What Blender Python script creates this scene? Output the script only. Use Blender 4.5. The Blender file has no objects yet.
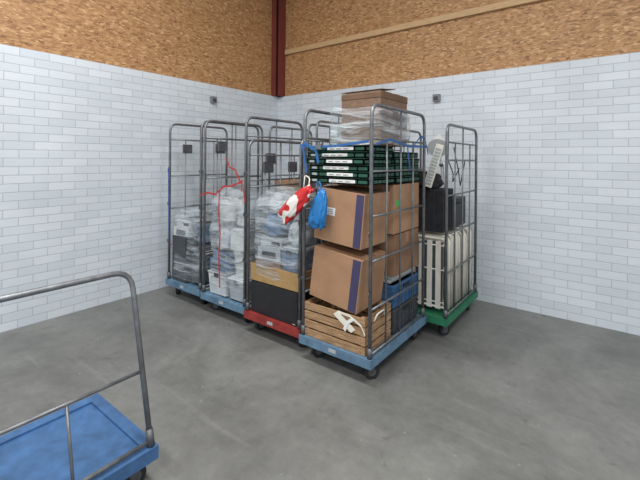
import bpy, bmesh, math, random
from mathutils import Vector, Matrix, Euler, noise
random.seed(4)
scene = bpy.context.scene
scene.view_settings.view_transform = 'Standard'

# ------------------------------------------------------------------ materials
def srgb(r, g, b):
    def f(c):
        c /= 255.0
        return c/12.92 if c <= 0.04045 else ((c+0.055)/1.055)**2.4
    return (f(r), f(g), f(b), 1.0)

def new_mat(name):
    m = bpy.data.materials.new(name)
    m.use_nodes = True
    nt = m.node_tree
    return m, nt, nt.nodes['Principled BSDF']

def N(nt, t, **kw):
    n = nt.nodes.new(t)
    for k, v in kw.items():
        setattr(n, k, v)
    return n

def simple(name, col, rough=0.6, metal=0.0, var=0.15, scale=12, bump=0.0, bscale=60, stretch=(1,1,1)):
    m, nt, b = new_mat(name)
    L = nt.links
    tc = N(nt, 'ShaderNodeTexCoord')
    mp = N(nt, 'ShaderNodeMapping'); mp.inputs['Scale'].default_value = stretch
    L.new(tc.outputs['Object'], mp.inputs['Vector'])
    nz = N(nt, 'ShaderNodeTexNoise'); nz.inputs['Scale'].default_value = scale; nz.inputs['Detail'].default_value = 5
    L.new(mp.outputs[0], nz.inputs['Vector'])
    cr = N(nt, 'ShaderNodeValToRGB')
    c = srgb(*col)
    cr.color_ramp.elements[0].position = 0.3; cr.color_ramp.elements[1].position = 0.7
    cr.color_ramp.elements[0].color = tuple(x*(1-var) for x in c[:3])+(1,)
    cr.color_ramp.elements[1].color = tuple(min(1, x*(1+var)) for x in c[:3])+(1,)
    L.new(nz.outputs['Fac'], cr.inputs['Fac'])
    L.new(cr.outputs['Color'], b.inputs['Base Color'])
    b.inputs['Roughness'].default_value = rough
    b.inputs['Metallic'].default_value = metal
    if bump > 0:
        n2 = N(nt, 'ShaderNodeTexNoise'); n2.inputs['Scale'].default_value = bscale; n2.inputs['Detail'].default_value = 4
        L.new(mp.outputs[0], n2.inputs['Vector'])
        bp = N(nt, 'ShaderNodeBump'); bp.inputs['Strength'].default_value = bump; bp.inputs['Distance'].default_value = 0.01
        L.new(n2.outputs['Fac'], bp.inputs['Height'])
        L.new(bp.outputs['Normal'], b.inputs['Normal'])
    return m

M = {}
M['steel'] = simple('galvanised_steel', (122,124,126), 0.42, 0.6, 0.25, 20)
M['steel_dark'] = simple('worn_steel', (100,102,106), 0.5, 0.6, 0.25, 20)
M['dblue'] = simple('dolly_blue', (94,124,148), 0.6, 0, 0.25, 14)
M['dblue2'] = simple('dolly_strong_blue', (60,98,142), 0.55, 0, 0.25, 14)
M['dred'] = simple('dolly_red', (140,48,44), 0.55, 0, 0.25, 14)
M['dgreen'] = simple('dolly_green', (40,116,82), 0.55, 0, 0.25, 14)
M['rubber'] = simple('caster_rubber', (38,38,40), 0.6)
M['rubber_g'] = simple('caster_grey', (95,95,98), 0.6)
M['card'] = simple('kraft_cardboard', (162,124,94), 0.8, 0, 0.12, 6, 0.15, 90)
M['card_d'] = simple('brown_cardboard', (134,102,78), 0.8, 0, 0.16, 8, 0.15, 90)
M['card_in'] = simple('cardboard_inside', (108,82,62), 0.85)
M['tape'] = simple('packing_tape', (152,114,80), 0.3, 0, 0.05)
M['navy'] = simple('navy_print', (62,58,90), 0.6, 0, 0.1)
M['white'] = simple('white_plastic', (208,210,209), 0.45, 0, 0.05)
M['offwhite'] = simple('offwhite_enamel', (226,221,208), 0.5, 0, 0.06)
M['paper'] = simple('paper_label', (222,222,218), 0.7, 0, 0.03)
M['ink'] = simple('label_ink', (130,132,136), 0.7)
M['dkgreen'] = simple('crate_dark_green', (34,80,64), 0.5, 0, 0.25)
M['dkgreen2'] = simple('crate_dark_green_inner', (24,56,46), 0.6, 0, 0.2)
M['bluecrate'] = simple('crate_blue', (56,96,138), 0.5, 0, 0.15)
M['black'] = simple('black_plastic', (34,34,37), 0.45, 0, 0.2)
M['blackfab'] = simple('black_fabric', (38,38,42), 0.85, 0, 0.3, 20, 0.3, 120)
M['grey'] = simple('grey_plastic', (122,127,132), 0.5, 0, 0.08)
M['lgrey'] = simple('light_grey_plastic', (170,175,178), 0.5, 0, 0.08)
M['dgrey'] = simple('dark_grey_plastic', (66,69,74), 0.5, 0, 0.15)
M['bluegrey'] = simple('blue_grey_plastic', (96,122,152), 0.5, 0, 0.15)
M['yellow'] = simple('tan_card', (172,138,90), 0.6, 0, 0.12)
M['red'] = simple('red_strap_webbing', (176,46,44), 0.6, 0, 0.1)
M['bstrap'] = simple('blue_strap_webbing', (40,92,150), 0.6, 0, 0.1)
M['bbag'] = simple('blue_bag_film', (36,118,184), 0.3, 0, 0.25, 8, 0.6, 22)
M['greendot'] = simple('green_sticker', (56,180,86), 0.5, 0, 0.05)
M['column'] = simple('oxide_red_paint', (116,54,46), 0.55, 0, 0.12, 5)
M['batten'] = simple('pine_batten', (198,164,122), 0.7, 0, 0.12, 8, 0.1, 40, (1,1,12))
M['box_pat'] = simple('patterned_box', (122,96,78), 0.75, 0, 0.3, 26, 0.1, 60, (1,1,5))
M['ceil'] = simple('ceiling_paint', (200,200,196), 0.9, 0, 0.04)
M['lampglow'] = simple('lamp_diffuser', (240,240,240), 0.4)
M['bubble'] = simple('crumpled_wrap', (192,197,200), 0.35, 0, 0.2, 10, 0.6, 14)

def wood():
    m, nt, b = new_mat('crate_wood'); L = nt.links
    tc = N(nt, 'ShaderNodeTexCoord')
    mp = N(nt, 'ShaderNodeMapping'); mp.inputs['Scale'].default_value = (2, 2, 22)
    L.new(tc.outputs['Object'], mp.inputs['Vector'])
    nz = N(nt, 'ShaderNodeTexNoise'); nz.inputs['Scale'].default_value = 5; nz.inputs['Detail'].default_value = 8; nz.inputs['Distortion'].default_value = 0.6
    L.new(mp.outputs[0], nz.inputs['Vector'])
    cr = N(nt, 'ShaderNodeValToRGB')
    cr.color_ramp.elements[0].position = 0.3; cr.color_ramp.elements[0].color = srgb(128,96,68)
    cr.color_ramp.elements[1].position = 0.72; cr.color_ramp.elements[1].color = srgb(190,154,114)
    L.new(nz.outputs['Fac'], cr.inputs['Fac']); L.new(cr.outputs['Color'], b.inputs['Base Color'])
    b.inputs['Roughness'].default_value = 0.75
    return m
M['wood'] = wood()

def brickmat():
    m, nt, b = new_mat('white_painted_brick'); L = nt.links
    uv = N(nt, 'ShaderNodeUVMap'); uv.uv_map = 'UVMap'
    br = N(nt, 'ShaderNodeTexBrick')
    br.offset = 0.5
    br.inputs['Scale'].default_value = 1.0
    br.inputs['Brick Width'].default_value = 0.22
    br.inputs['Row Height'].default_value = 0.0742
    br.inputs['Mortar Size'].default_value = 0.004
    br.inputs['Mortar Smooth'].default_value = 0.6
    br.inputs['Bias'].default_value = 0.0
    br.inputs['Color1'].default_value = srgb(208,215,221)
    br.inputs['Color2'].default_value = srgb(220,226,231)
    br.inputs['Mortar'].default_value = srgb(184,190,196)
    L.new(uv.outputs[0], br.inputs['Vector'])
    nz = N(nt, 'ShaderNodeTexNoise'); nz.inputs['Scale'].default_value = 1.4; nz.inputs['Detail'].default_value = 6
    L.new(uv.outputs[0], nz.inputs['Vector'])
    cr = N(nt, 'ShaderNodeValToRGB')
    cr.color_ramp.elements[0].position = 0.3; cr.color_ramp.elements[0].color = (0.9,0.9,0.9,1)
    cr.color_ramp.elements[1].position = 0.65; cr.color_ramp.elements[1].color = (1,1,1,1)
    L.new(nz.outputs['Fac'], cr.inputs['Fac'])
    mx = N(nt, 'ShaderNodeMix'); mx.data_type = 'RGBA'; mx.blend_type = 'MULTIPLY'; mx.inputs[0].default_value = 1
    L.new(br.outputs['Color'], mx.inputs[6]); L.new(cr.outputs['Color'], mx.inputs[7])
    L.new(mx.outputs[2], b.inputs['Base Color'])
    b.inputs['Roughness'].default_value = 0.6
    inv = N(nt, 'ShaderNodeMath'); inv.operation = 'SUBTRACT'; inv.inputs[0].default_value = 1
    L.new(br.outputs['Fac'], inv.inputs[1])
    fn = N(nt, 'ShaderNodeTexNoise'); fn.inputs['Scale'].default_value = 40
    L.new(uv.outputs[0], fn.inputs['Vector'])
    ad = N(nt, 'ShaderNodeMath'); ad.operation = 'MULTIPLY_ADD'; ad.inputs[1].default_value = 0.3
    L.new(fn.outputs['Fac'], ad.inputs[0]); L.new(inv.outputs[0], ad.inputs[2])
    bp = N(nt, 'ShaderNodeBump'); bp.inputs['Strength'].default_value = 0.4; bp.inputs['Distance'].default_value = 0.005
    L.new(ad.outputs[0], bp.inputs['Height']); L.new(bp.outputs['Normal'], b.inputs['Normal'])
    return m
M['brick'] = brickmat()

def osbmat():
    m, nt, b = new_mat('osb_board'); L = nt.links
    uv = N(nt, 'ShaderNodeUVMap'); uv.uv_map = 'UVMap'
    layers = []
    for i, (rot, sc) in enumerate([(0.35, (24, 66, 1)), (-0.6, (22, 70, 1)), (1.2, (25, 62, 1))]):
        mp = N(nt, 'ShaderNodeMapping'); mp.inputs['Rotation'].default_value = (0, 0, rot); mp.inputs['Scale'].default_value = sc
        mp.inputs['Location'].default_value = (i*3.3, i*1.7, 0)
        L.new(uv.outputs[0], mp.inputs['Vector'])
        v = N(nt, 'ShaderNodeTexVoronoi'); v.inputs['Scale'].default_value = 1.0
        L.new(mp.outputs[0], v.inputs['Vector'])
        sep = N(nt, 'ShaderNodeSeparateColor'); L.new(v.outputs['Color'], sep.inputs[0])
        layers.append(sep.outputs[0])
        layers.append(sep.outputs[1])
    gt = N(nt, 'ShaderNodeMath'); gt.operation = 'GREATER_THAN'; gt.inputs[1].default_value = 0.5
    L.new(layers[1], gt.inputs[0])
    mx = N(nt, 'ShaderNodeMix'); mx.data_type = 'FLOAT'
    L.new(gt.outputs[0], mx.inputs[0]); L.new(layers[0], mx.inputs[2]); L.new(layers[2], mx.inputs[3])
    gt2 = N(nt, 'ShaderNodeMath'); gt2.operation = 'GREATER_THAN'; gt2.inputs[1].default_value = 0.65
    L.new(layers[3], gt2.inputs[0])
    mx2 = N(nt, 'ShaderNodeMix'); mx2.data_type = 'FLOAT'
    L.new(gt2.outputs[0], mx2.inputs[0]); L.new(mx.outputs[0], mx2.inputs[2]); L.new(layers[4], mx2.inputs[3])
    cr = N(nt, 'ShaderNodeValToRGB')
    e = cr.color_ramp.elements
    e[0].position = 0.0; e[0].color = srgb(130,92,58)
    e[1].position = 1.0; e[1].color = srgb(210,170,124)
    x = e.new(0.14); x.color = srgb(158,115,74)
    x = e.new(0.5); x.color = srgb(177,132,88)
    x = e.new(0.85); x.color = srgb(190,146,100)
    L.new(mx2.outputs[0], cr.inputs['Fac'])
    L.new(cr.outputs['Color'], b.inputs['Base Color'])
    b.inputs['Roughness'].default_value = 0.6
    bp = N(nt, 'ShaderNodeBump'); bp.inputs['Strength'].default_value = 0.2; bp.inputs['Distance'].default_value = 0.003
    L.new(mx2.outputs[0], bp.inputs['Height']); L.new(bp.outputs['Normal'], b.inputs['Normal'])
    return m
M['osb'] = osbmat()

def floormat():
    m, nt, b = new_mat('worn_concrete'); L = nt.links
    tc = N(nt, 'ShaderNodeTexCoord')
    def nz(scale, detail=6, rough=0.55, dist=0.0):
        n = N(nt, 'ShaderNodeTexNoise'); n.inputs['Scale'].default_value = scale; n.inputs['Detail'].default_value = detail
        n.inputs['Roughness'].default_value = rough; n.inputs['Distortion'].default_value = dist
        L.new(tc.outputs['Object'], n.inputs['Vector']); return n
    a = nz(1.1, 9, 0.66, 0.6)
    cr = N(nt, 'ShaderNodeValToRGB')
    cr.color_ramp.elements[0].position = 0.34; cr.color_ramp.elements[0].color = srgb(100,100,97)
    cr.color_ramp.elements[1].position = 0.66; cr.color_ramp.elements[1].color = srgb(134,134,130)
    L.new(a.outputs['Fac'], cr.inputs['Fac'])
    f = nz(14, 8, 0.7)
    cf = N(nt, 'ShaderNodeValToRGB')
    cf.color_ramp.elements[0].position = 0.3; cf.color_ramp.elements[0].color = (0.82,0.82,0.82,1)
    cf.color_ramp.elements[1].position = 0.7; cf.color_ramp.elements[1].color = (1.08,1.08,1.08,1)
    L.new(f.outputs['Fac'], cf.inputs['Fac'])
    m1 = N(nt, 'ShaderNodeMix'); m1.data_type = 'RGBA'; m1.blend_type = 'MULTIPLY'; m1.inputs[0].default_value = 1
    L.new(cr.outputs['Color'], m1.inputs[6]); L.new(cf.outputs['Color'], m1.inputs[7])
    s = nz(6.0, 5, 0.6, 1.0)
    cs = N(nt, 'ShaderNodeValToRGB')
    cs.color_ramp.elements[0].position = 0.62; cs.color_ramp.elements[0].color = (0,0,0,1)
    cs.color_ramp.elements[1].position = 0.72; cs.color_ramp.elements[1].color = (0.5,0.5,0.5,1)
    L.new(s.outputs['Fac'], cs.inputs['Fac'])
    m2 = N(nt, 'ShaderNodeMix'); m2.data_type = 'RGBA'
    L.new(cs.outputs['Color'], m2.inputs[0]); L.new(m1.outputs[2], m2.inputs[6]); m2.inputs[7].default_value = srgb(78,77,75)
    v = N(nt, 'ShaderNodeTexVoronoi'); v.inputs['Scale'].default_value = 7
    L.new(tc.outputs['Object'], v.inputs['Vector'])
    cv = N(nt, 'ShaderNodeValToRGB')
    cv.color_ramp.elements[0].position = 0.03; cv.color_ramp.elements[0].color = (0.6,0.6,0.6,1)
    cv.color_ramp.elements[1].position = 0.07; cv.color_ramp.elements[1].color = (0,0,0,1)
    L.new(v.outputs['Distance'], cv.inputs['Fac'])
    m3 = N(nt, 'ShaderNodeMix'); m3.data_type = 'RGBA'
    L.new(cv.outputs['Color'], m3.inputs[0]); L.new(m2.outputs[2], m3.inputs[6]); m3.inputs[7].default_value = srgb(154,153,149)
    mp = N(nt, 'ShaderNodeMapping'); mp.inputs['Rotation'].default_value = (0,0,0.7); mp.inputs['Scale'].default_value = (1.2, 16, 1)
    L.new(tc.outputs['Object'], mp.inputs[0])
    n5 = N(nt, 'ShaderNodeTexNoise'); n5.inputs['Scale'].default_value = 1.0; n5.inputs['Detail'].default_value = 3
    L.new(mp.outputs[0], n5.inputs['Vector'])
    c5 = N(nt, 'ShaderNodeValToRGB')
    c5.color_ramp.elements[0].position = 0.60; c5.color_ramp.elements[0].color = (0,0,0,1)
    c5.color_ramp.elements[1].position = 0.75; c5.color_ramp.elements[1].color = (0.25,0.25,0.25,1)
    L.new(n5.outputs['Fac'], c5.inputs['Fac'])
    m4 = N(nt, 'ShaderNodeMix'); m4.data_type = 'RGBA'
    L.new(c5.outputs['Color'], m4.inputs[0]); L.new(m3.outputs[2], m4.inputs[6]); m4.inputs[7].default_value = srgb(150,149,146)
    L.new(m4.outputs[2], b.inputs['Base Color'])
    rr = N(nt, 'ShaderNodeMapRange'); rr.inputs[3].default_value = 0.34; rr.inputs[4].default_value = 0.58
    L.new(a.outputs['Fac'], rr.inputs[0]); L.new(rr.outputs[0], b.inputs['Roughness'])
    bp = N(nt, 'ShaderNodeBump'); bp.inputs['Strength'].default_value = 0.15; bp.inputs['Distance'].default_value = 0.004
    L.new(f.outputs['Fac'], bp.inputs['Height']); L.new(bp.outputs['Normal'], b.inputs['Normal'])
    return m
M['floor'] = floormat()

def filmmat(name, op=0.3, col=(214,221,226)):
    m = bpy.data.materials.new(name); m.use_nodes = True
    nt = m.node_tree; L = nt.links
    nt.nodes.clear()
    out = N(nt, 'ShaderNodeOutputMaterial')
    tr = N(nt, 'ShaderNodeBsdfTransparent'); tr.inputs[0].default_value = (0.94,0.96,0.97,1)
    pb = N(nt, 'ShaderNodeBsdfPrincipled'); pb.inputs['Base Color'].default_value = srgb(*col)
    pb.inputs['Roughness'].default_value = 0.2
    tc = N(nt, 'ShaderNodeTexCoord')
    mp = N(nt, 'ShaderNodeMapping'); mp.inputs['Rotation'].default_value = (0.9, 0.7, 0.2); mp.inputs['Scale'].default_value = (1, 1, 5.5)
    L.new(tc.outputs['Object'], mp.inputs[0])
    nz = N(nt, 'ShaderNodeTexNoise'); nz.inputs['Scale'].default_value = 3.0; nz.inputs['Detail'].default_value = 3; nz.inputs['Distortion'].default_value = 0.8
    L.new(mp.outputs[0], nz.inputs['Vector'])
    bp = N(nt, 'ShaderNodeBump'); bp.inputs['Strength'].default_value = 0.8; bp.inputs['Distance'].default_value = 0.06
    L.new(nz.outputs['Fac'], bp.inputs['Height']); L.new(bp.outputs['Normal'], pb.inputs['Normal'])
    cr = N(nt, 'ShaderNodeValToRGB')
    cr.color_ramp.elements[0].position = 0.42; cr.color_ramp.elements[0].color = (op*0.55,)*3+(1,)
    cr.color_ramp.elements[1].position = 0.66; cr.color_ramp.elements[1].color = (min(1, op*2.3),)*3+(1,)  # streak highlights put into the film's opacity
    L.new(nz.outputs['Fac'], cr.inputs[0])
    mx = N(nt, 'ShaderNodeMixShader')
    L.new(cr.outputs['Color'], mx.inputs[0]); L.new(tr.outputs[0], mx.inputs[1]); L.new(pb.outputs[0], mx.inputs[2])
    L.new(mx.outputs[0], out.inputs[0])
    return m
M['film'] = filmmat('stretch_film', 0.22)
M['film2'] = filmmat('clear_bag_film', 0.28)

def rwbag():
    m, nt, b = new_mat('red_white_bag_print'); L = nt.links
    tc = N(nt, 'ShaderNodeTexCoord')
    nz = N(nt, 'ShaderNodeTexNoise'); nz.inputs['Scale'].default_value = 7; nz.inputs['Detail'].default_value = 1
    L.new(tc.outputs['Object'], nz.inputs['Vector'])
    cr = N(nt, 'ShaderNodeValToRGB'); cr.color_ramp.interpolation = 'CONSTANT'
    e = cr.color_ramp.elements
    e[0].position = 0; e[0].color = srgb(228,224,218)
    e[1].position = 0.40; e[1].color = srgb(200,42,44)
    x = e.new(0.58); x.color = srgb(226,222,214)
    x = e.new(0.66); x.color = srgb(214,178,90)
    L.new(nz.outputs['Fac'], cr.inputs['Fac']); L.new(cr.outputs['Color'], b.inputs['Base Color'])
    b.inputs['Roughness'].default_value = 0.35
    return m
M['rwbag'] = rwbag()

# ------------------------------------------------------------------ mesh builder
class MB:
    def __init__(s):
        s.v = []; s.f = []; s.m = []; s.mats = []; s.sm = []
    def mi(s, k):
        mt = M[k]
        if mt not in s.mats: s.mats.append(mt)
        return s.mats.index(mt)
    def add(s, vs, fs, k, smooth=False):
        o = len(s.v); i = s.mi(k)
        s.v += [tuple(x) for x in vs]
        for f in fs:
            s.f.append([o+a for a in f]); s.m.append(i); s.sm.append(smooth)
    def box(s, lo, hi, k, rot=None, piv=None):
        (x0,y0,z0),(x1,y1,z1) = lo, hi
        vs = [Vector(p) for p in [(x0,y0,z0),(x1,y0,z0),(x1,y1,z0),(x0,y1,z0),(x0,y0,z1),(x1,y0,z1),(x1,y1,z1),(x0,y1,z1)]]
        if rot is not None:
            R = Euler(rot).to_matrix(); c = Vector(piv) if piv is not None else Vector(((x0+x1)/2,(y0+y1)/2,(z0+z1)/2))
            vs = [R @ (p-c) + c for p in vs]
        s.add(vs, [(0,3,2,1),(4,5,6,7),(0,1,5,4),(1,2,6,5),(2,3,7,6),(3,0,4,7)], k)
    def tube(s, pts, r, k, seg=8, closed=False):
        pts = [Vector(p) for p in pts]; n = len(pts)
        T = []
        for i in range(n):
            if closed: d = pts[(i+1)%n]-pts[i-1]
            else: d = pts[min(i+1,n-1)]-pts[max(i-1,0)]
            T.append(d.normalized())
        a = Vector((0,0,1)) if abs(T[0].z) < 0.9 else Vector((1,0,0))
        u = T[0].cross(a).normalized()
        vs = []
        for i in range(n):
            if i:
                q = T[i-1].rotation_difference(T[i]); u = (q @ u).normalized()
            w = T[i].cross(u)
            for j in range(seg):
                t = 2*math.pi*j/seg
                vs.append(pts[i] + r*(math.cos(t)*u + math.sin(t)*w))
        fs = []
        for i in range(n if closed else n-1):
            for j in range(seg):
                a0=i*seg+j; b0=i*seg+(j+1)%seg; i2=((i+1)%n)*seg
                fs.append((a0,b0,i2+(j+1)%seg,i2+j))
        if not closed:
            fs.append(tuple(range(seg))[::-1]); fs.append(tuple((n-1)*seg+j for j in range(seg)))
        s.add(vs, fs, k, True)
    def cyl(s, p0, p1, r, k, seg=16, r2=None):
        p0=Vector(p0); p1=Vector(p1); d=(p1-p0).normalized()
        a=Vector((0,0,1)) if abs(d.z)<0.9 else Vector((1,0,0))
        u=d.cross(a).normalized(); w=d.cross(u); r2=r if r2 is None else r2
        vs=[]
        for p,rr in ((p0,r),(p1,r2)):
            for j in range(seg):
                t=2*math.pi*j/seg; vs.append(p+rr*(math.cos(t)*u+math.sin(t)*w))
        fs=[(j,(j+1)%seg,seg+(j+1)%seg,seg+j) for j in range(seg)]
        s.add(vs, fs, k, True)
        s.add(vs[:seg],[tuple(range(seg))[::-1]],k); s.add(vs[seg:],[tuple(range(seg))],k)
    def ribbon(s, pts, wvec, k, t=0.0015):
        pts=[Vector(p) for p in pts]; w=Vector(wvec)
        vs=[]; n=len(pts)
        for i,p in enumerate(pts):
            d=(pts[min(i+1,n-1)]-pts[max(i-1,0)]).normalized()
            nn=d.cross(w).normalized()*t
            vs += [p-w/2-nn, p+w/2-nn, p+w/2+nn, p-w/2+nn]
        fs=[]
        for i in range(n-1):
            for j in range(4):
                fs.append((i*4+j,i*4+(j+1)%4,(i+1)*4+(j+1)%4,(i+1)*4+j))
        fs.append((3,2,1,0)); fs.append(tuple((n-1)*4+j for j in range(4)))
        s.add(vs,fs,k)
    def blob(s, c, size, k, rot=(0,0,0), amp=0.12, freq=3.0, taper=0.0, sub=4, flat=False, seed=0):
        bm=bmesh.new(); bmesh.ops.create_icosphere(bm, subdivisions=sub, radius=1.0)
        R=Euler(rot).to_matrix(); c=Vector(c)
        for v in bm.verts:
            p=v.co.copy()
            q=p*freq+Vector((seed*7.1,seed*3.3,seed))
            dsp=1+amp*(noise.noise(q)+0.5*noise.noise(q*2.3)+0.3*abs(noise.noise(q*4.7)))
            p=Vector((math.copysign(abs(p.x)**0.75,p.x),math.copysign(abs(p.y)**0.75,p.y),math.copysign(abs(p.z)**0.8,p.z)))*dsp
            tz=1-taper*(p.z+1)/2
            p=Vector((p.x*tz*size[0]/2,p.y*tz*size[1]/2,p.z*size[2]/2))
            if flat: p.z=max(p.z,-size[2]*0.40)
            v.co=R@p+c
        bm.verts.ensure_lookup_table()
        s.add([v.co.copy() for v in bm.verts],[[v.index for v in f.verts] for f in bm.faces],k,True)
        bm.free()
    def obj(s, name, bevel=0.0, uv=False, rz=0.0):
        me=bpy.data.meshes.new(name)
        me.from_pydata(s.v,[],s.f)
        for mt in s.mats: me.materials.append(mt)
        for i,p in enumerate(me.polygons):
            p.material_index=s.m[i]; p.use_smooth=s.sm[i]
        if uv:
            ul=me.uv_layers.new(name='UVMap')
            for p in me.polygons:
                n=p.normal
                for li in p.loop_indices:
                    co=me.vertices[me.loops[li].vertex_index].co
                    if abs(n.z)>0.9: ul.data[li].uv=(co.x,co.y)
                    elif abs(n.x)>0.7: ul.data[li].uv=(co.y+0.06,co.z)
                    else: ul.data[li].uv=(co.x+0.07,co.z)
        me.update()
        o=bpy.data.objects.new(name,me); scene.collection.objects.link(o)
        xs=[v[0] for v in s.v]; ys=[v[1] for v in s.v]; zs=[v[2] for v in s.v]
        c=Vector(((min(xs)+max(xs))/2,(min(ys)+max(ys))/2,min(zs)))
        if not uv:
            me.transform(Matrix.Translation(-c)); o.location=c
            o.rotation_euler[2]=rz
        if bevel>0:
            md=o.modifiers.new('bevel','BEVEL'); md.width=bevel; md.segments=2; md.limit_method='ANGLE'; md.angle_limit=math.radians(50)
        return o

def rounded(pts, r, n=5):
    pts=[Vector(p) for p in pts]; out=[pts[0]]
    for i in range(1,len(pts)-1):
        a,b,c=pts[i-1],pts[i],pts[i+1]
        p0=b+(a-b).normalized()*r; p1=b+(c-b).normalized()*r
        for j in range(n+1):
            t=j/n
            out.append((1-t)**2*p0+2*t*(1-t)*b+t*t*p1)
    out.append(pts[-1]); return out

# ------------------------------------------------------------------ room
HB=2.45; HC=4.6; RX=8.0; RY=-8.0
b=MB(); b.box((-0.3,RY,-0.1),(RX,0.3,0),'floor'); b.obj('floor',uv=True)
b=MB(); b.box((-0.25,RY,0),(0,0.25,HB),'brick'); b.obj('wall_left',uv=True)
b=MB(); b.box((0,0,0),(RX,0.25,HB),'brick'); b.obj('wall_right',uv=True)
b=MB(); b.box((-0.2,RY,HB),(-0.03,0.2,HC),'osb'); b.obj('wall_left_upper',uv=True)
b=MB(); b.box((-0.03,0.03,HB),(RX,0.2,HC),'osb'); b.obj('wall_right_upper',uv=True)
b=MB(); b.box((-0.3,RY,HC),(RX,0.3,HC+0.1),'ceil'); b.obj('ceiling',uv=True)
b=MB()
b.box((0.13,-0.01,3.08),(RX,0.03,3.15),'batten'); b.obj('trim_1',0.002)
b=MB()
b.box((-0.03,-0.115,HB),(-0.018,0.03,HC),'column')
b.box((-0.018,-0.05,HB),(0.10,-0.04,HC),'column')
b.box((0.10,-0.115,HB),(0.112,0.03,HC),'column')
b.box((-0.03,-0.13,HB),(0.06,-0.115,HC),'column')
b.obj('steel_column')
def device(name, x, y, z, side):
    b=MB()
    if side=='l':
        b.box((0,y-0.04,z-0.04),(0.045,y+0.04,z+0.04),'grey'); b.box((0.045,y-0.025,z-0.025),(0.055,y+0.025,z+0.015),'dgrey')
    else:
        b.box((x-0.04,-0.045,z-0.04),(x+0.04,0,z+0.04),'grey'); b.box((x-0.025,-0.055,z-0.025),(x+0.025,-0.045,z+0.015),'dgrey')
    b.obj(name,0.004)
device('wall_junction_box',0,-1.226,2.25,'l')
device('wall_junction_box',2.506,0,2.21,'r')

# ------------------------------------------------------------------ roll cage
def cage(x0,x1,y0,y1,H,dcol,plates=(),nv=3,hz=(0.5,0.85,1.2,1.5),lean=(0.0,0.0),tag=True,panels=(0,1)):
    b=MB()
    zd=0.125; zt=0.185
    w=0.045
    b.box((x0-.01,y0-.01,zd),(x1+.01,y0+w,zt),dcol); b.box((x0-.01,y1-w,zd),(x1+.01,y1+.01,zt),dcol)
    b.box((x0-.01,y0+w,zd),(x0+w,y1-w,zt),dcol); b.box((x1-w,y0+w,zd),(x1+.01,y1-w,zt),dcol)
    b.box((x0+w,y0+w,zd+.03),(x1-w,y1-w,zt-.012),dcol)
    for t in (0.33,0.66):
        yy=y0+(y1-y0)*t; b.box((x0+w,yy-.02,zd+.005),(x1-w,yy+.02,zd+.03),dcol)
    if tag:
        xm=(x0+x1)/2
        b.box((xm-.03,y0-.014,zd+.02),(xm+.03,y0-.01,zt-.016),'lgrey')
    for cx in (x0+.07,x1-.07):
        for j,cy in enumerate((y0+.09,y1-.09)):
            a=random.uniform(-0.9,0.9) if j==0 else 0.0
            R=Matrix.Rotation(a,3,'Z')
            def P(p): return R@Vector(p)+Vector((cx,cy,0))
            b.box((cx-.045,cy-.045,zd-.008),(cx+.045,cy+.045,zd),'steel_dark')
            b.cyl((cx,cy,zd-.022),(cx,cy,zd-.006),.03,'steel_dark',12)
            b.cyl(P((-.017,.025,.052)),P((.017,.025,.052)),.052,'rubber',20)
            b.cyl(P((-.019,.025,.052)),P((.019,.025,.052)),.028,'rubber_g',14)
            for sx in (-.024,.024):
                vs=[P((sx-.002,-.02,zd-.02)),P((sx-.002,.03,zd-.02)),P((sx-.002,.04,.045)),P((sx-.002,.015,.04)),
                    P((sx+.002,-.02,zd-.02)),P((sx+.002,.03,zd-.02)),P((sx+.002,.04,.045)),P((sx+.002,.015,.04))]
                b.add(vs,[(0,1,2,3),(7,6,5,4),(0,4,5,1),(1,5,6,2),(2,6,7,3),(3,7,4,0)],'steel_dark')
            b.box((cx-.026,cy-.02,zd-.026),(cx+.026,cy+.03,zd-.018),'steel_dark')
    for pi,px in enumerate((x0+.012,x1-.012)):
        if pi not in panels: continue
        ya=y0+.015; yb=y1-.015
        ln=lean[pi]
        def Q(y,z): return (px+ln*(z-zt),y,z)
        b.tube(rounded([Q(ya,zd+.02),Q(ya,H),Q(yb,H),Q(yb,zd+.02)],.09),.013,'steel')
        for z in hz:
            if z<H-.1: b.tube([Q(ya,z),Q(yb,z)],.008,'steel',6)
        b.tube([Q(ya,zt+.02),Q(yb,zt+.02)],.009,'steel',6)
        zt2=max(z for z in hz if z<H-.1)
        for i in range(nv):
            yy=ya+(yb-ya)*(i+1)/(nv+1)
            b.tube([Q(yy,zt),Q(yy,zt2 if i%2==0 else H)],.0065,'steel',6)
        for yy in (ya,yb):
            b.tube([Q(yy,zt-.005),Q(yy,zt+.07)],.018,'steel_dark',8)
        for (f,z) in (plates[pi] if len(plates)>pi else ()):
            yc=ya+(yb-ya)*f
            b.box((px+ln*(z-zt)-.012,yc-.055,z-.05),(px+ln*(z-zt)+.012,yc+.055,z+.05),'steel_dark')
        for z in (0.62,1.02,1.38):
            if z<H-.15: b.tube([Q(ya,z),(px+ln*(z-zt),ya-.022,z),(px+ln*(z-zt),ya-.022,z-.03)],.004,'steel_dark',6)
    return b.obj('roll_cage_trolley')

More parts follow.
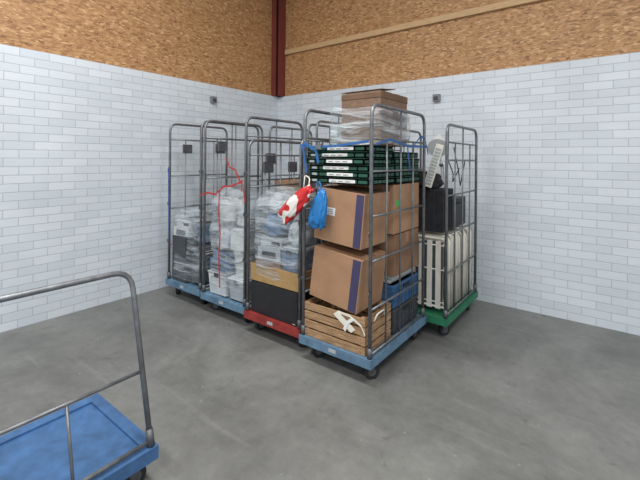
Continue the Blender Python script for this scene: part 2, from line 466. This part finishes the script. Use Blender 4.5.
AX0,AX1,AY0,AY1=2.27,2.865,-2.11,-1.20
BX0,BX1,BY0,BY1=1.60,2.215,-2.06,-1.24
CX0,CX1,CY0,CY1=0.92,1.54,-2.02,-1.22
DX0,DX1,DY0,DY1=0.27,0.86,-2.00,-1.20
EX0,EX1,EY0,EY1=2.42,3.03,-1.15,-0.27
cage(AX0,AX1,AY0,AY1,1.87,'dblue',hz=(0.5,0.82,1.12,1.42,1.64))
cage(BX0,BX1,BY0,BY1,1.66,'dred',plates=(((0.3,1.42),(0.72,1.42)),()),hz=(0.55,0.95,1.25,1.53))
cage(CX0,CX1,CY0,CY1,1.87,'dblue',plates=(((0.28,1.62),),((0.4,1.5),)),hz=(0.55,0.95,1.3,1.7))
cage(DX0,DX1,DY0,DY1,1.87,'dblue',plates=(((0.28,1.6),),((0.3,1.6),)),hz=(0.55,0.95,1.3,1.7))
cage(EX0,EX1,EY0,EY1,1.80,'dgreen',hz=(0.55,0.88,1.2,1.5,1.65))
cage(0.95,1.55,-1.16,-0.36,1.87,'dblue',hz=(0.55,0.95,1.3,1.7))
cage(1.64,2.25,-1.16,-0.36,1.90,'dblue',hz=(0.55,0.95,1.3,1.6))
cage(1.86,2.47,-4.03,-3.37,0.95,'dblue2',lean=(-.26,-.26),hz=(0.5,),nv=1,tag=False,panels=(1,))

# ------------------------------------------------------------------ content makers
def carton(lo,hi,mat='card',rot=None,band=None,label=None,dots=(),name='cardboard_box',tape=True,rz=0.0):
    b=MB(); c=Vector([(lo[i]+hi[i])/2 for i in range(3)])
    (x0,y0,z0),(x1,y1,z1)=lo,hi
    e=0.0015
    def bx(l,h,k): b.box(l,h,k,rot,c)
    bx(lo,hi,mat)
    if tape:
        ym=(y0+y1)/2
        bx((x0+.002,ym-.025,z1),(x1-.002,ym+.025,z1+e),'tape')
        bx((x0-e,ym-.025,z1-.08),(x0,ym+.025,z1),'tape'); bx((x1,ym-.025,z1-.08),(x1+e,ym+.025,z1),'tape')
        bx((x0+.003,ym-.0015,z1+e),(x1-.003,ym+.0015,z1+2*e),'card_in')
    if band:
        bx((x1-band[1],y0-e,z0+.004),(x1-band[0],y0,z1-.004),'navy')
    if label:
        f,g=label; lx=x0+(x1-x0)*f; lz=z0+(z1-z0)*g
        bx((lx-.035,y0-e,lz-.028),(lx+.035,y0,lz+.028),'paper')
        for i in range(3): bx((lx-.028,y0-2*e,lz-.015+i*.014),(lx+.02,y0-e,lz-.011+i*.014),'ink')
    for (fy,fz) in dots:
        yy=y0+(y1-y0)*fy; zz=z0+(z1-z0)*fz
        bx((x1,yy-.024,zz-.024),(x1+.002,yy+.024,zz+.024),'greendot')
    return b.obj(name,0.003,rz=rz)

def opencarton(lo,hi,mat='card',fill=None,name='open_cardboard_box',flap=False):
    b=MB(); (x0,y0,z0),(x1,y1,z1)=lo,hi; t=.006
    b.box(lo,(x1,y1,z0+t),mat)
    b.box((x0,y0,z0+t),(x1,y0+t,z1),mat); b.box((x0,y1-t,z0+t),(x1,y1,z1),mat)
    b.box((x0,y0+t,z0+t),(x0+t,y1-t,z1),mat); b.box((x1-t,y0+t,z0+t),(x1,y1-t,z1),mat)
    if fill: b.box((x0+t,y0+t,z1-.03),(x1-t,y1-t,z1-.02),fill)
    if flap:
        b.box((x0-.004,y0-.004,z1+.006),(x1+.004,y0+(y1-y0)*.52,z1+.011),mat,(math.radians(7),0,0),(x0,y0,z1))
        b.box((x0-.004,y0+(y1-y0)*.5,z1-.002),(x1+.004,y1+.004,z1+.003),mat)
        b.box((x1-.002,y0-.002,z1-.05),(x1+.004,y1+.002,z1),'card_in')
        b.box((x0,y0-.004,z1-.05),(x1,y0,z1-.012),'card_in')
    return b.obj(name,0.002)

DK=0.187
def slat_crate(lo,hi):
    b=MB(); (x0,y0,z0),(x1,y1,z1)=lo,hi
    n=4; gap=.012; h=((z1-z0)-gap*(n-1))/n
    for i in range(n):
        za=z0+i*(h+gap); zb=za+h
        b.box((x0,y0,za),(x1,y0+.009,zb),'wood'); b.box((x0,y1-.009,za),(x1,y1,zb),'wood')
        b.box((x0,y0+.011,za),(x0+.009,y1-.011,zb),'wood'); b.box((x1-.009,y0+.011,za),(x1,y1-.011,zb),'wood')
    for cx in (x0+.010,x1-.04):
        for cy in (y0+.010,y1-.04): b.box((cx,cy,z0),(cx+.03,cy+.03,z1),'wood')
    for i in range(5):
        xa=x0+.012+i*(x1-x0-.02)/5; b.box((xa,y0+.01,z0),(xa+.085,y1-.01,z0+.008),'wood')
    xm=(x0+x1)/2
    for sx in (x0+.03,x1-.03,xm):
        for i in range(n):
            za=z0+i*(h+gap)+h/2
            for dz in (-.012,.012): b.cyl((sx,y0-.001,za+dz),(sx,y0+.001,za+dz),.003,'dgrey',6)
    ym=(y0+y1)/2
    b.tube(rounded([(x1+.004,ym-.07,z1-.05),(x1+.02,ym-.06,z1+.0),(x1+.02,ym+.06,z1+.0),(x1+.004,ym+.07,z1-.05)],.03),.006,'offwhite',6)
    return b.obj('wooden_crate',0.002)
slat_crate((2.29,-2.095,DK),(2.815,-1.72,0.435))
b=MB()
b.ribbon([(2.58,-2.102,.425),(2.66,-2.104,.375),(2.73,-2.106,.335)],(.035,0,.03),'offwhite',.001)
b.ribbon([(2.73,-2.104,.42),(2.68,-2.108,.38),(2.66,-2.11,.325)],(.02,0,-.015),'paper',.001)
b.ribbon([(2.60,-2.10,.435),(2.70,-2.104,.43),(2.79,-2.102,.385),(2.82,-2.102,.33)],(.0,0.0,.016),'offwhite',.001)
b.obj('paper_strips')
carton((2.355,-2.09,.47),(2.765,-1.735,.84),rot=(0,math.radians(7),0),band=(.006,.07))
carton((2.385,-2.09,.905),(2.79,-1.735,1.278),rot=(0,math.radians(5),0),band=(.006,.065),label=(.34,.58))
carton((2.32,-1.68,.62),(2.82,-1.24,.93),mat='card_d')
carton((2.32,-1.70,.94),(2.82,-1.24,1.31),mat='card',dots=((.14,.62),))
def crate(lo,hi,k,kin,name,ribs=6):
    b=MB(); (x0,y0,z0),(x1,y1,z1)=lo,hi; t=.008
    b.box(lo,(x1,y1,z0+t),k)
    b.box((x0,y0,z0+t),(x1,y0+t,z1),k); b.box((x0,y1-t,z0+t),(x1,y1,z1),k)
    b.box((x0,y0+t,z0+t),(x0+t,y1-t,z1),k); b.box((x1-t,y0+t,z0+t),(x1,y1-t,z1),k)
    b.box((x0-.008,y0-.008,z1-.02),(x1+.008,y0+t,z1),k); b.box((x0-.008,y1-t,z1-.02),(x1+.008,y1+.008,z1),k)
    b.box((x0-.008,y0+t,z1-.02),(x0+t,y1-t,z1),k); b.box((x1-t,y0+t,z1-.02),(x1+.008,y1-t,z1),k)
    for i in range(ribs+1):
        yy=y0+(y1-y0-.01)*i/ribs
        b.box((x1,yy,z0+.01),(x1+.006,yy+.01,z1-.02),k)
        xx=x0+(x1-x0-.01)*i/ribs
        b.box((xx,y0-.006,z0+.01),(xx+.01,y0,z1-.02),k)
    for f in (.35,.68):
        zz=z0+(z1-z0)*f
        b.box((x1,y0,zz),(x1+.006,y1,zz+.008),k); b.box((x0,y0-.006,zz),(x1,y0,zz+.008),k)
    b.box((x1+.001,(y0+y1)/2-.05,z1-.055),(x1+.0075,(y0+y1)/2+.05,z1-.03),kin)
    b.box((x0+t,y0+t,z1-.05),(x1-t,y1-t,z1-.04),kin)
    return b.obj(name,0.0015)
crate((2.32,-1.68,DK),(2.81,-1.24,.37),'dgrey','black','plastic_crate')
crate((2.32,-1.68,.375),(2.81,-1.24,.55),'bluecrate','black','plastic_crate')
b=MB()
for i in range(5): b.box((2.34,-1.66,.555+i*.012),(2.80-random.uniform(0,.03),-1.26,.564+i*.012),'white' if i%2 else 'lgrey')
b.obj('paper_stack')
def greenstack(x0,x1,y0,y1,z0,n,h=.045,labels=True,offs=0.010):
    b=MB(); z=z0
    for i in range(n):
        ox=random.uniform(-offs,offs); oy=random.uniform(-offs/2,offs/2)
        a0,a1,c0,c1=x0+ox,x1+ox,y0+oy,y1+oy
        b.box((a0+.008,c0+.008,z),(a1-.008,c1-.008,z+h-.004),'dkgreen2')
        b.box((a0,c0,z+h-.016),(a1,c1,z+h-.002),'dkgreen')
        b.box((a0,c0,z+.002),(a1,c1,z+.010),'dkgreen')
        for j in range(7):
            xx=a0+(a1-a0-.012)*j/6; b.box((xx,c0,z+.002),(xx+.012,c1,z+h-.004),'dkgreen')
            yy=c0+(c1-c0-.012)*j/6; b.box((a0,yy,z+.002),(a1,yy+.012,z+h-.004),'dkgreen')
        if labels:
            xm=(a0+a1)/2+random.uniform(-.03,.05)
            b.box((xm-.11,c0-.002,z+.010),(xm+.11,c0,z+h-.014),'paper')
            for q in range(3): b.box((xm-.09+q*.06,c0-.003,z+.016),(xm-.05+q*.06,c0-.002,z+.022),'ink')
            b.box((a0+.03,c0-.002,z+.012),(a0+.07,c0,z+h-.018),'lgrey')
        z+=h
    return b.obj('folding_crate_stack',0.001)
greenstack(2.315,2.825,-2.085,-1.71,1.325,3,.046)
greenstack(2.305,2.80,-2.095,-1.70,1.325+.139,3,.045)
greenstack(2.32,2.82,-1.68,-1.24,1.322,5,labels=False,h=.048)
b=MB()
b.ribbon([(2.262,-2.125,1.60),(2.40,-2.13,1.585),(2.60,-2.13,1.592),(2.85,-2.128,1.62)],(0,0,.018),'bstrap')
b.ribbon([(2.30,-2.13,1.62),(2.42,-2.135,1.56),(2.44,-2.134,1.47)],(.02,0,.012),'bstrap')
b.ribbon([(2.29,-2.13,1.60),(2.31,-2.132,1.50),(2.33,-2.13,1.40)],(.018,0,0),'bstrap')
b.box((2.42,-2.145,1.57),(2.47,-2.128,1.61),'steel')
b.obj('ratchet_strap')
b=MB()
b.ribbon([(2.885,-2.09,1.60),(2.89,-1.9,1.64),(2.89,-1.6,1.60),(2.885,-1.23,1.61)],(0,0,.016),'bstrap')
b.ribbon([(2.89,-1.5,1.61),(2.90,-1.40,1.69),(2.895,-1.3,1.67),(2.89,-1.22,1.55)],(0,.004,.014),'bstrap')
b.ribbon([(2.89,-1.62,1.60),(2.895,-1.61,1.5),(2.893,-1.57,1.42)],(0,.016,0),'bstrap')
b.obj('ratchet_strap')
opencarton((2.45,-1.86,1.605),(2.79,-1.42,2.0),'box_pat',fill='card_in',flap=True)

def film(name,x0,x1,y0,y1,z0,z1,mat='film',amp=.02,seed=1,topshrink=0.75):
    b=MB(); nu=120; nvv=60; vs=[]
    cx,cy=(x0+x1)/2,(y0+y1)/2; hx,hy=(x1-x0)/2,(y1-y0)/2
    for i in range(nvv+1):
        t=i/nvv; z=z0+(z1-z0)*t
        k=1.0 if t<.85 else 1-(1-topshrink)*((t-.85)/.15)**1.5
        for j in range(nu):
            a=2*math.pi*j/nu
            ca,sa=math.cos(a),math.sin(a)
            r=1/((abs(ca)**8+abs(sa)**8)**(1/8))
            p=Vector((cx+hx*k*r*ca,cy+hy*k*r*sa,z))
            q=Vector((p.x*2.5+p.z*2.2,p.y*2.5,p.z*4.5+seed*9))
            rid=1-abs(noise.noise(q*1.4))*3
            d=amp*(noise.noise(q*.8)+.7*rid*noise.noise(q*2.2)) - amp*.6
            p+=Vector((ca,sa,0))*d
            if i==nvv: p.z+=.05*noise.noise(q*1.5)
            if i==0: p.z+=.03*noise.noise(q*1.5)
            vs.append(p)
    fs=[]
    for i in range(nvv):
        for j in range(nu):
            fs.append((i*nu+j,i*nu+(j+1)%nu,(i+1)*nu+(j+1)%nu,(i+1)*nu+j))
    b.add(vs,fs,mat,True)
    return b.obj(name)
film('clear_plastic_bag',2.36,2.84,-1.96,-1.36,1.612,1.88,'film2',.03,3,.9)

b=MB()
b.blob((2.29,-2.20,1.17),(.15,.09,.38),'rwbag',(0,math.radians(48),0),.22,2.2,.35,4,seed=3)
b.tube(rounded([(2.38,-2.17,1.27),(2.36,-2.13,1.36),(2.31,-2.125,1.38),(2.32,-2.15,1.28)],.02),.005,'offwhite',6)
b.obj('shopping_bag')
b=MB()
b.blob((2.475,-2.165,1.15),(.16,.08,.29),'bbag',(0,math.radians(14),0),.25,2.6,.55,4,seed=6)
b.tube(rounded([(2.46,-2.15,1.26),(2.43,-2.14,1.33),(2.46,-2.14,1.34),(2.49,-2.15,1.26)],.015),.005,'bbag',6)
b.obj('blue_plastic_bag')

def printer(lo,hi,k='lgrey',name='printer',rz=0.0):
    b=MB(); (x0,y0,z0),(x1,y1,z1)=lo,hi; h=z1-z0
    b.box(lo,(x1,y1,z0+h*.55),k)
    b.box((x0+.01,y0+.03,z0+h*.55),(x1-.01,y1,z1-.01),k)
    b.box((x0+.03,y0+.06,z1-.01),(x1-.03,y1-.03,z1),'dgrey')
    b.box((x0+.05,y0-.002,z0+h*.2),(x1-.05,y0+.002,z0+h*.38),'black')
    b.box((x0+.05,y0-.02,z0+h*.16),(x1-.05,y0,z0+h*.19),'grey')
    b.box((x1-.12,y0+.027,z0+h*.62),(x1-.03,y0+.03,z0+h*.8),'black')
    return b.obj(name,0.006,rz=rz)
def storage(lo,hi,k='lgrey',lid='white',name='storage_box',rz=0.0):
    b=MB(); (x0,y0,z0),(x1,y1,z1)=lo,hi
    t=.02
    vs=[(x0+t,y0+t,z0),(x1-t,y0+t,z0),(x1-t,y1-t,z0),(x0+t,y1-t,z0),(x0+.006,y0+.006,z1-.03),(x1-.006,y0+.006,z1-.03),(x1-.006,y1-.006,z1-.03),(x0+.006,y1-.006,z1-.03)]
    b.add(vs,[(0,3,2,1),(4,5,6,7),(0,1,5,4),(1,2,6,5),(2,3,7,6),(3,0,4,7)],k)
    b.box((x0,y0,z1-.03),(x1,y1,z1-.015),lid); b.box((x0+.02,y0+.02,z1-.015),(x1-.02,y1-.02,z1),lid)
    b.box(((x0+x1)/2-.03,y0-.006,z1-.06),((x0+x1)/2+.03,y0+.004,z1-.02),'dgrey')
    return b.obj(name,0.004,rz=rz)
def bucket(cx,cy,z,r,h,k='white',name='bucket'):
    b=MB(); b.cyl((cx,cy,z),(cx,cy,z+h),r*.82,k,24,r); b.cyl((cx,cy,z+h-.03),(cx,cy,z+h),r*1.06,k,24)
    pts=[(cx+r*1.07*math.cos(a),cy-r*.55*math.sin(a),z+h-.02-math.sin(a)*.09) for a in [math.pi*i/10 for i in range(11)]]
    pts=[(x,min(y,cy-r*1.08) if 0.3<i<9.7 else y,zz) for i,(x,y,zz) in enumerate(pts)]
    b.tube(pts,.003,'steel',6)
    return b.obj(name)
def bag(cx,cy,z,sx,sy,sz,k='blackfab',name='duffel_bag',seed=1,amp=.15):
    b=MB(); b.blob((cx,cy,z+sz*.4),(sx*.86,sy*.86,sz),k,(0,0,0),amp,2.2,.15,4,True,seed)
    b.tube([(cx-sx*.2,cy-sy*.2,z+sz*.78),(cx-sx*.12,cy-sy*.22,z+sz*.93),(cx+sx*.12,cy-sy*.22,z+sz*.93),(cx+sx*.2,cy-sy*.2,z+sz*.78)],.008,k,6)
    return b.obj(name)
def suitcase(lo,hi,k='black',name='suitcase',ribs=True):
    b=MB(); (x0,y0,z0),(x1,y1,z1)=lo,hi
    b.box(lo,hi,k)
    if ribs:
        for i in range(5):
            xx=x0+(x1-x0)*(i+.7)/6; b.box((xx,y0-.006,z0+.03),(xx+.02,y0,z1-.03),k)
            yy=y0+(y1-y0)*(i+.7)/6; b.box((x1,yy,z0+.03),(x1+.006,yy+.02,z1-.03),k)
    ym=(y0+y1)/2
    b.tube(rounded([(x1,ym-.06,z1-.05),(x1+.03,ym-.06,z1-.05),(x1+.03,ym+.06,z1-.05),(x1,ym+.06,z1-.05)],.015),.008,'dgrey',6)
    return b.obj(name,0.02)
def monitor(x0,x1,y,z0,z1,k='black',name='flat_screen_monitor'):
    b=MB(); t=.035
    b.box((x0,y,z0),(x1,y+t,z1),k); b.box((x0+.015,y-.002,z0+.025),(x1-.015,y+.001,z1-.015),'black')
    b.box(((x0+x1)/2-.1,y+t,z0+.05),((x0+x1)/2+.1,y+t+.03,z1-.05),k)
    b.box((x1-.05,y-.003,z0+.008),(x1-.02,y,z0+.014),'lgrey')
    return b.obj(name,.004)

# ---- B contents
for i in range(3): monitor(1.645,2.17,-2.035+i*.075,DK,.45-.02*i)
suitcase((1.66,-1.79,DK),(2.16,-1.32,.45),ribs=False)
opencarton((1.635,-2.035,.458),(2.185,-1.33,.60),'yellow',fill='card')
carton((1.66,-2.0,.575),(1.95,-1.66,.635),'card_d',tape=False)
printer((1.67,-1.99,.638),(1.92,-1.67,.83),'lgrey',rz=.08)
storage((1.955,-2.01,.585),(2.16,-1.70,.78),'bluegrey','lgrey',rz=-.06)
bag(2.06,-1.85,.782,.22,.28,.24,'bubble','textile_bundle',31,.2)
bag(1.78,-1.84,.832,.27,.30,.22,'bluegrey','textile_bundle',33,.2)
suitcase((1.66,-1.60,.605),(2.16,-1.34,1.12),'dgrey')
bucket(2.06,-1.85,1.0,.075,.15,'lgrey')
bag(1.80,-1.82,1.03,.26,.26,.18,'bubble','textile_bundle',4,.2)
film('stretch_wrap',1.625,2.19,-2.055,-1.25,.52,1.26,'film',.034,5,.7)
# ---- C contents
storage((.965,-1.99,DK),(1.23,-1.57,.42),'white','lgrey',rz=.04)
storage((1.26,-1.98,DK),(1.50,-1.57,.40),'lgrey','white')
suitcase((.97,-1.53,DK),(1.50,-1.28,.85),'grey')
bucket(1.37,-1.86,.403,.105,.24,'white')
printer((.98,-1.97,.423),(1.22,-1.62,.60),'bluegrey',rz=-.06)
bag(1.11,-1.80,.602,.27,.34,.26,'bubble','textile_bundle',41,.2)
carton((1.28,-1.97,.646),(1.48,-1.66,.84),'white',name='parcel',tape=False,rz=.1)
bag(1.11,-1.8,.832,.27,.3,.30,'white','textile_bundle',9,.2)
bag(1.38,-1.8,.845,.24,.3,.27,'bubble','textile_bundle',11,.2)
film('stretch_wrap',.945,1.515,-2.01,-1.235,.22,1.22,'film',.034,8,.65)
# ---- D contents
suitcase((.32,-1.97,DK),(.56,-1.55,.66),'dgrey',ribs=False)
bag(.69,-1.78,DK,.28,.40,.46,'dgrey','duffel_bag',51,.12)
printer((.33,-1.96,.664),(.58,-1.6,.84),'white',rz=.05)
bucket(.70,-1.82,.62,.09,.2,'bluegrey')
storage((.33,-1.52,DK),(.80,-1.25,.9),'grey','lgrey')
film('stretch_wrap',.30,.835,-1.985,-1.22,.24,.98,'film',.028,12,.8)
b=MB(); b.ribbon([(.315,-2.02,1.4),(.32,-2.02,1.1),(.33,-2.022,.8),(.34,-2.02,.62)],(.016,0,0),'bstrap'); b.obj('ratchet_strap')
# rear cages
carton((1.0,-1.11,DK),(1.5,-.42,.7),'card_d'); carton((1.0,-1.1,.703),(1.48,-.5,1.25),'card')
carton((1.69,-1.12,DK),(2.2,-.45,.75),'card'); carton((1.70,-1.1,.753),(2.19,-.5,1.22),'card_d')
carton((1.77,-1.05,1.223),(2.14,-.62,1.55),'card')
# red straps
b=MB()
b.ribbon([(.93,-2.05,1.14),(1.05,-2.055,1.17),(1.17,-2.06,1.16),(1.28,-2.055,1.24),(1.40,-2.058,1.25),(1.54,-2.05,1.30)],(0,0,.016),'red')
b.ribbon([(1.22,-2.052,1.20),(1.225,-2.06,1.0),(1.24,-2.055,.8),(1.225,-2.055,.6),(1.235,-2.05,.3)],(.014,0,0),'red')
b.ribbon([(1.54,-2.06,1.30),(1.57,-2.09,1.22),(1.60,-2.095,1.24),(1.61,-2.085,1.12)],(.010,0,.014),'red')
b.ribbon([(1.33,-2.06,1.50),(1.37,-2.062,1.42),(1.45,-2.062,1.40),(1.53,-2.06,1.28)],(.008,0,.012),'red')
b.obj('ratchet_strap')

# ---- E contents : folded chairs standing on edge
b=MB(); n=11
for i in range(n):
    yy=-1.04+i*.068; ln=.03*random.uniform(-1,1)
    xa,xb=2.48,2.985; z0=DK+.014; z1=.83+random.uniform(-.02,.015)
    def q(x,z): return (x,yy+ln*(z-z0),z)
    b.tube(rounded([q(xa,z0),q(xa,z1),q(xb,z1),q(xb,z0)],.05),.014,'offwhite',8)
    b.tube([q(xa,z0+.03),q(xb,z0+.03)],.010,'offwhite',8)
    for zc in (.27,.55,.76): b.tube([q(xa,zc),q(xb,zc)],.007,'offwhite',6)
    # dark panel added behind the white slats to imitate shade in the gaps
    def slab(sx,ex,za,zb,t,k):
        vs=[(sx,yy+ln*(za-z0)-t,za),(ex,yy+ln*(za-z0)-t,za),(ex,yy+ln*(za-z0)+t,za),(sx,yy+ln*(za-z0)+t,za),
            (sx,yy+ln*(zb-z0)-t,zb),(ex,yy+ln*(zb-z0)-t,zb),(ex,yy+ln*(zb-z0)+t,zb),(sx,yy+ln*(zb-z0)+t,zb)]
        b.add(vs,[(0,3,2,1),(4,5,6,7),(0,1,5,4),(1,2,6,5),(2,3,7,6),(3,0,4,7)],k)
    slab(xa+.03,xb-.03,.23,.79,.004,'dgrey')
    for s_ in range(6):
        sx=xa+.03+s_*.077
        slab(sx,sx+.046,.215,.80,.008,'offwhite')
b.obj('folding_chair_stack')
suitcase((2.50,-1.02,.868),(2.95,-.76,1.24),'blackfab')
suitcase((2.50,-.73,.868),(2.94,-.36,1.14),'black',ribs=False)
bag(2.72,-.88,1.242,.40,.3,.16,'blackfab','backpack',15)
b=MB()
b.cyl((2.78,-.56,1.142),(2.78,-.56,1.165),.08,'white',24)
b.tube([(2.78,-.56,1.16),(2.74,-.50,1.45),(2.79,-.70,1.68)],.009,'white',8)
b.tube([(2.80,-.56,1.16),(2.76,-.50,1.45)],.004,'steel',6)
b.cyl((2.74,-.485,1.45),(2.74,-.515,1.45),.018,'dgrey',10)
b.cyl((2.78,-.68,1.71),(2.83,-.84,1.61),.04,'white',24,.095)
b.cyl((2.77,-.64,1.73),(2.78,-.68,1.71),.03,'white',16,.04)
b.obj('desk_lamp')
b=MB()
b.box((2.86,-1.11,1.26),(2.93,-1.095,1.64),'offwhite',(0.0,0.3,0))
for i in range(12): b.box((2.868,-1.114,1.28+i*.028),(2.922,-1.11,1.30+i*.028),'lgrey',(0.0,0.3,0),(2.895,-1.1025,1.45))
b.obj('keyboard',.002)
b=MB()
b.tube([(2.95,-.9,1.78),(2.93,-.85,1.5),(2.96,-.80,1.38),(2.93,-.72,1.3),(2.95,-.6,1.42)],.005,'black',6)
b.tube([(2.93,-.7,1.62),(2.95,-.62,1.4),(2.93,-.5,1.25),(2.95,-.42,1.5)],.005,'black',6)
b.obj('power_cable')

# ------------------------------------------------------------------ ceiling lamps & light
for i,(x,y) in enumerate([(2.2,-3.4),(5.0,-3.4),(2.2,-6.2),(5.0,-6.2)]):
    b=MB(); b.box((x-.75,y-.09,HC-.12),(x+.75,y+.09,HC-.06),'white'); b.box((x-.72,y-.06,HC-.135),(x+.72,y+.06,HC-.12),'lampglow')
    for sx in (-.6,.6): b.tube([(x+sx,y,HC-.06),(x+sx,y,HC)],.006,'steel',6)
    b.obj('ceiling_batten_light',.006)
    ld=bpy.data.lights.new('tube_light','AREA'); ld.shape='RECTANGLE'; ld.size=1.5; ld.size_y=.5; ld.energy=92; ld.color=(.985,.995,1.0)
    lo=bpy.data.objects.new('tube_light',ld); lo.location=(x,y,HC-.16); scene.collection.objects.link(lo)
w=bpy.data.worlds.new('world'); scene.world=w; w.use_nodes=True
w.node_tree.nodes['Background'].inputs[0].default_value=(.88,.94,1.0,1)
w.node_tree.nodes['Background'].inputs[1].default_value=0.85

# ------------------------------------------------------------------ camera
th=math.radians(37.5)
cam=bpy.data.cameras.new('camera'); co=bpy.data.objects.new('camera',cam); scene.collection.objects.link(co)
cam.sensor_width=36; cam.lens=385/640*36; cam.shift_y=-81/640
co.matrix_world=Matrix.Translation((4.13,-4.316,1.5))@Matrix.Rotation(th,4,'Z')@Matrix.Rotation(math.pi/2,4,'X')@Matrix.Rotation(math.radians(.5),4,'Z')
cam.clip_start=.05
scene.camera=co
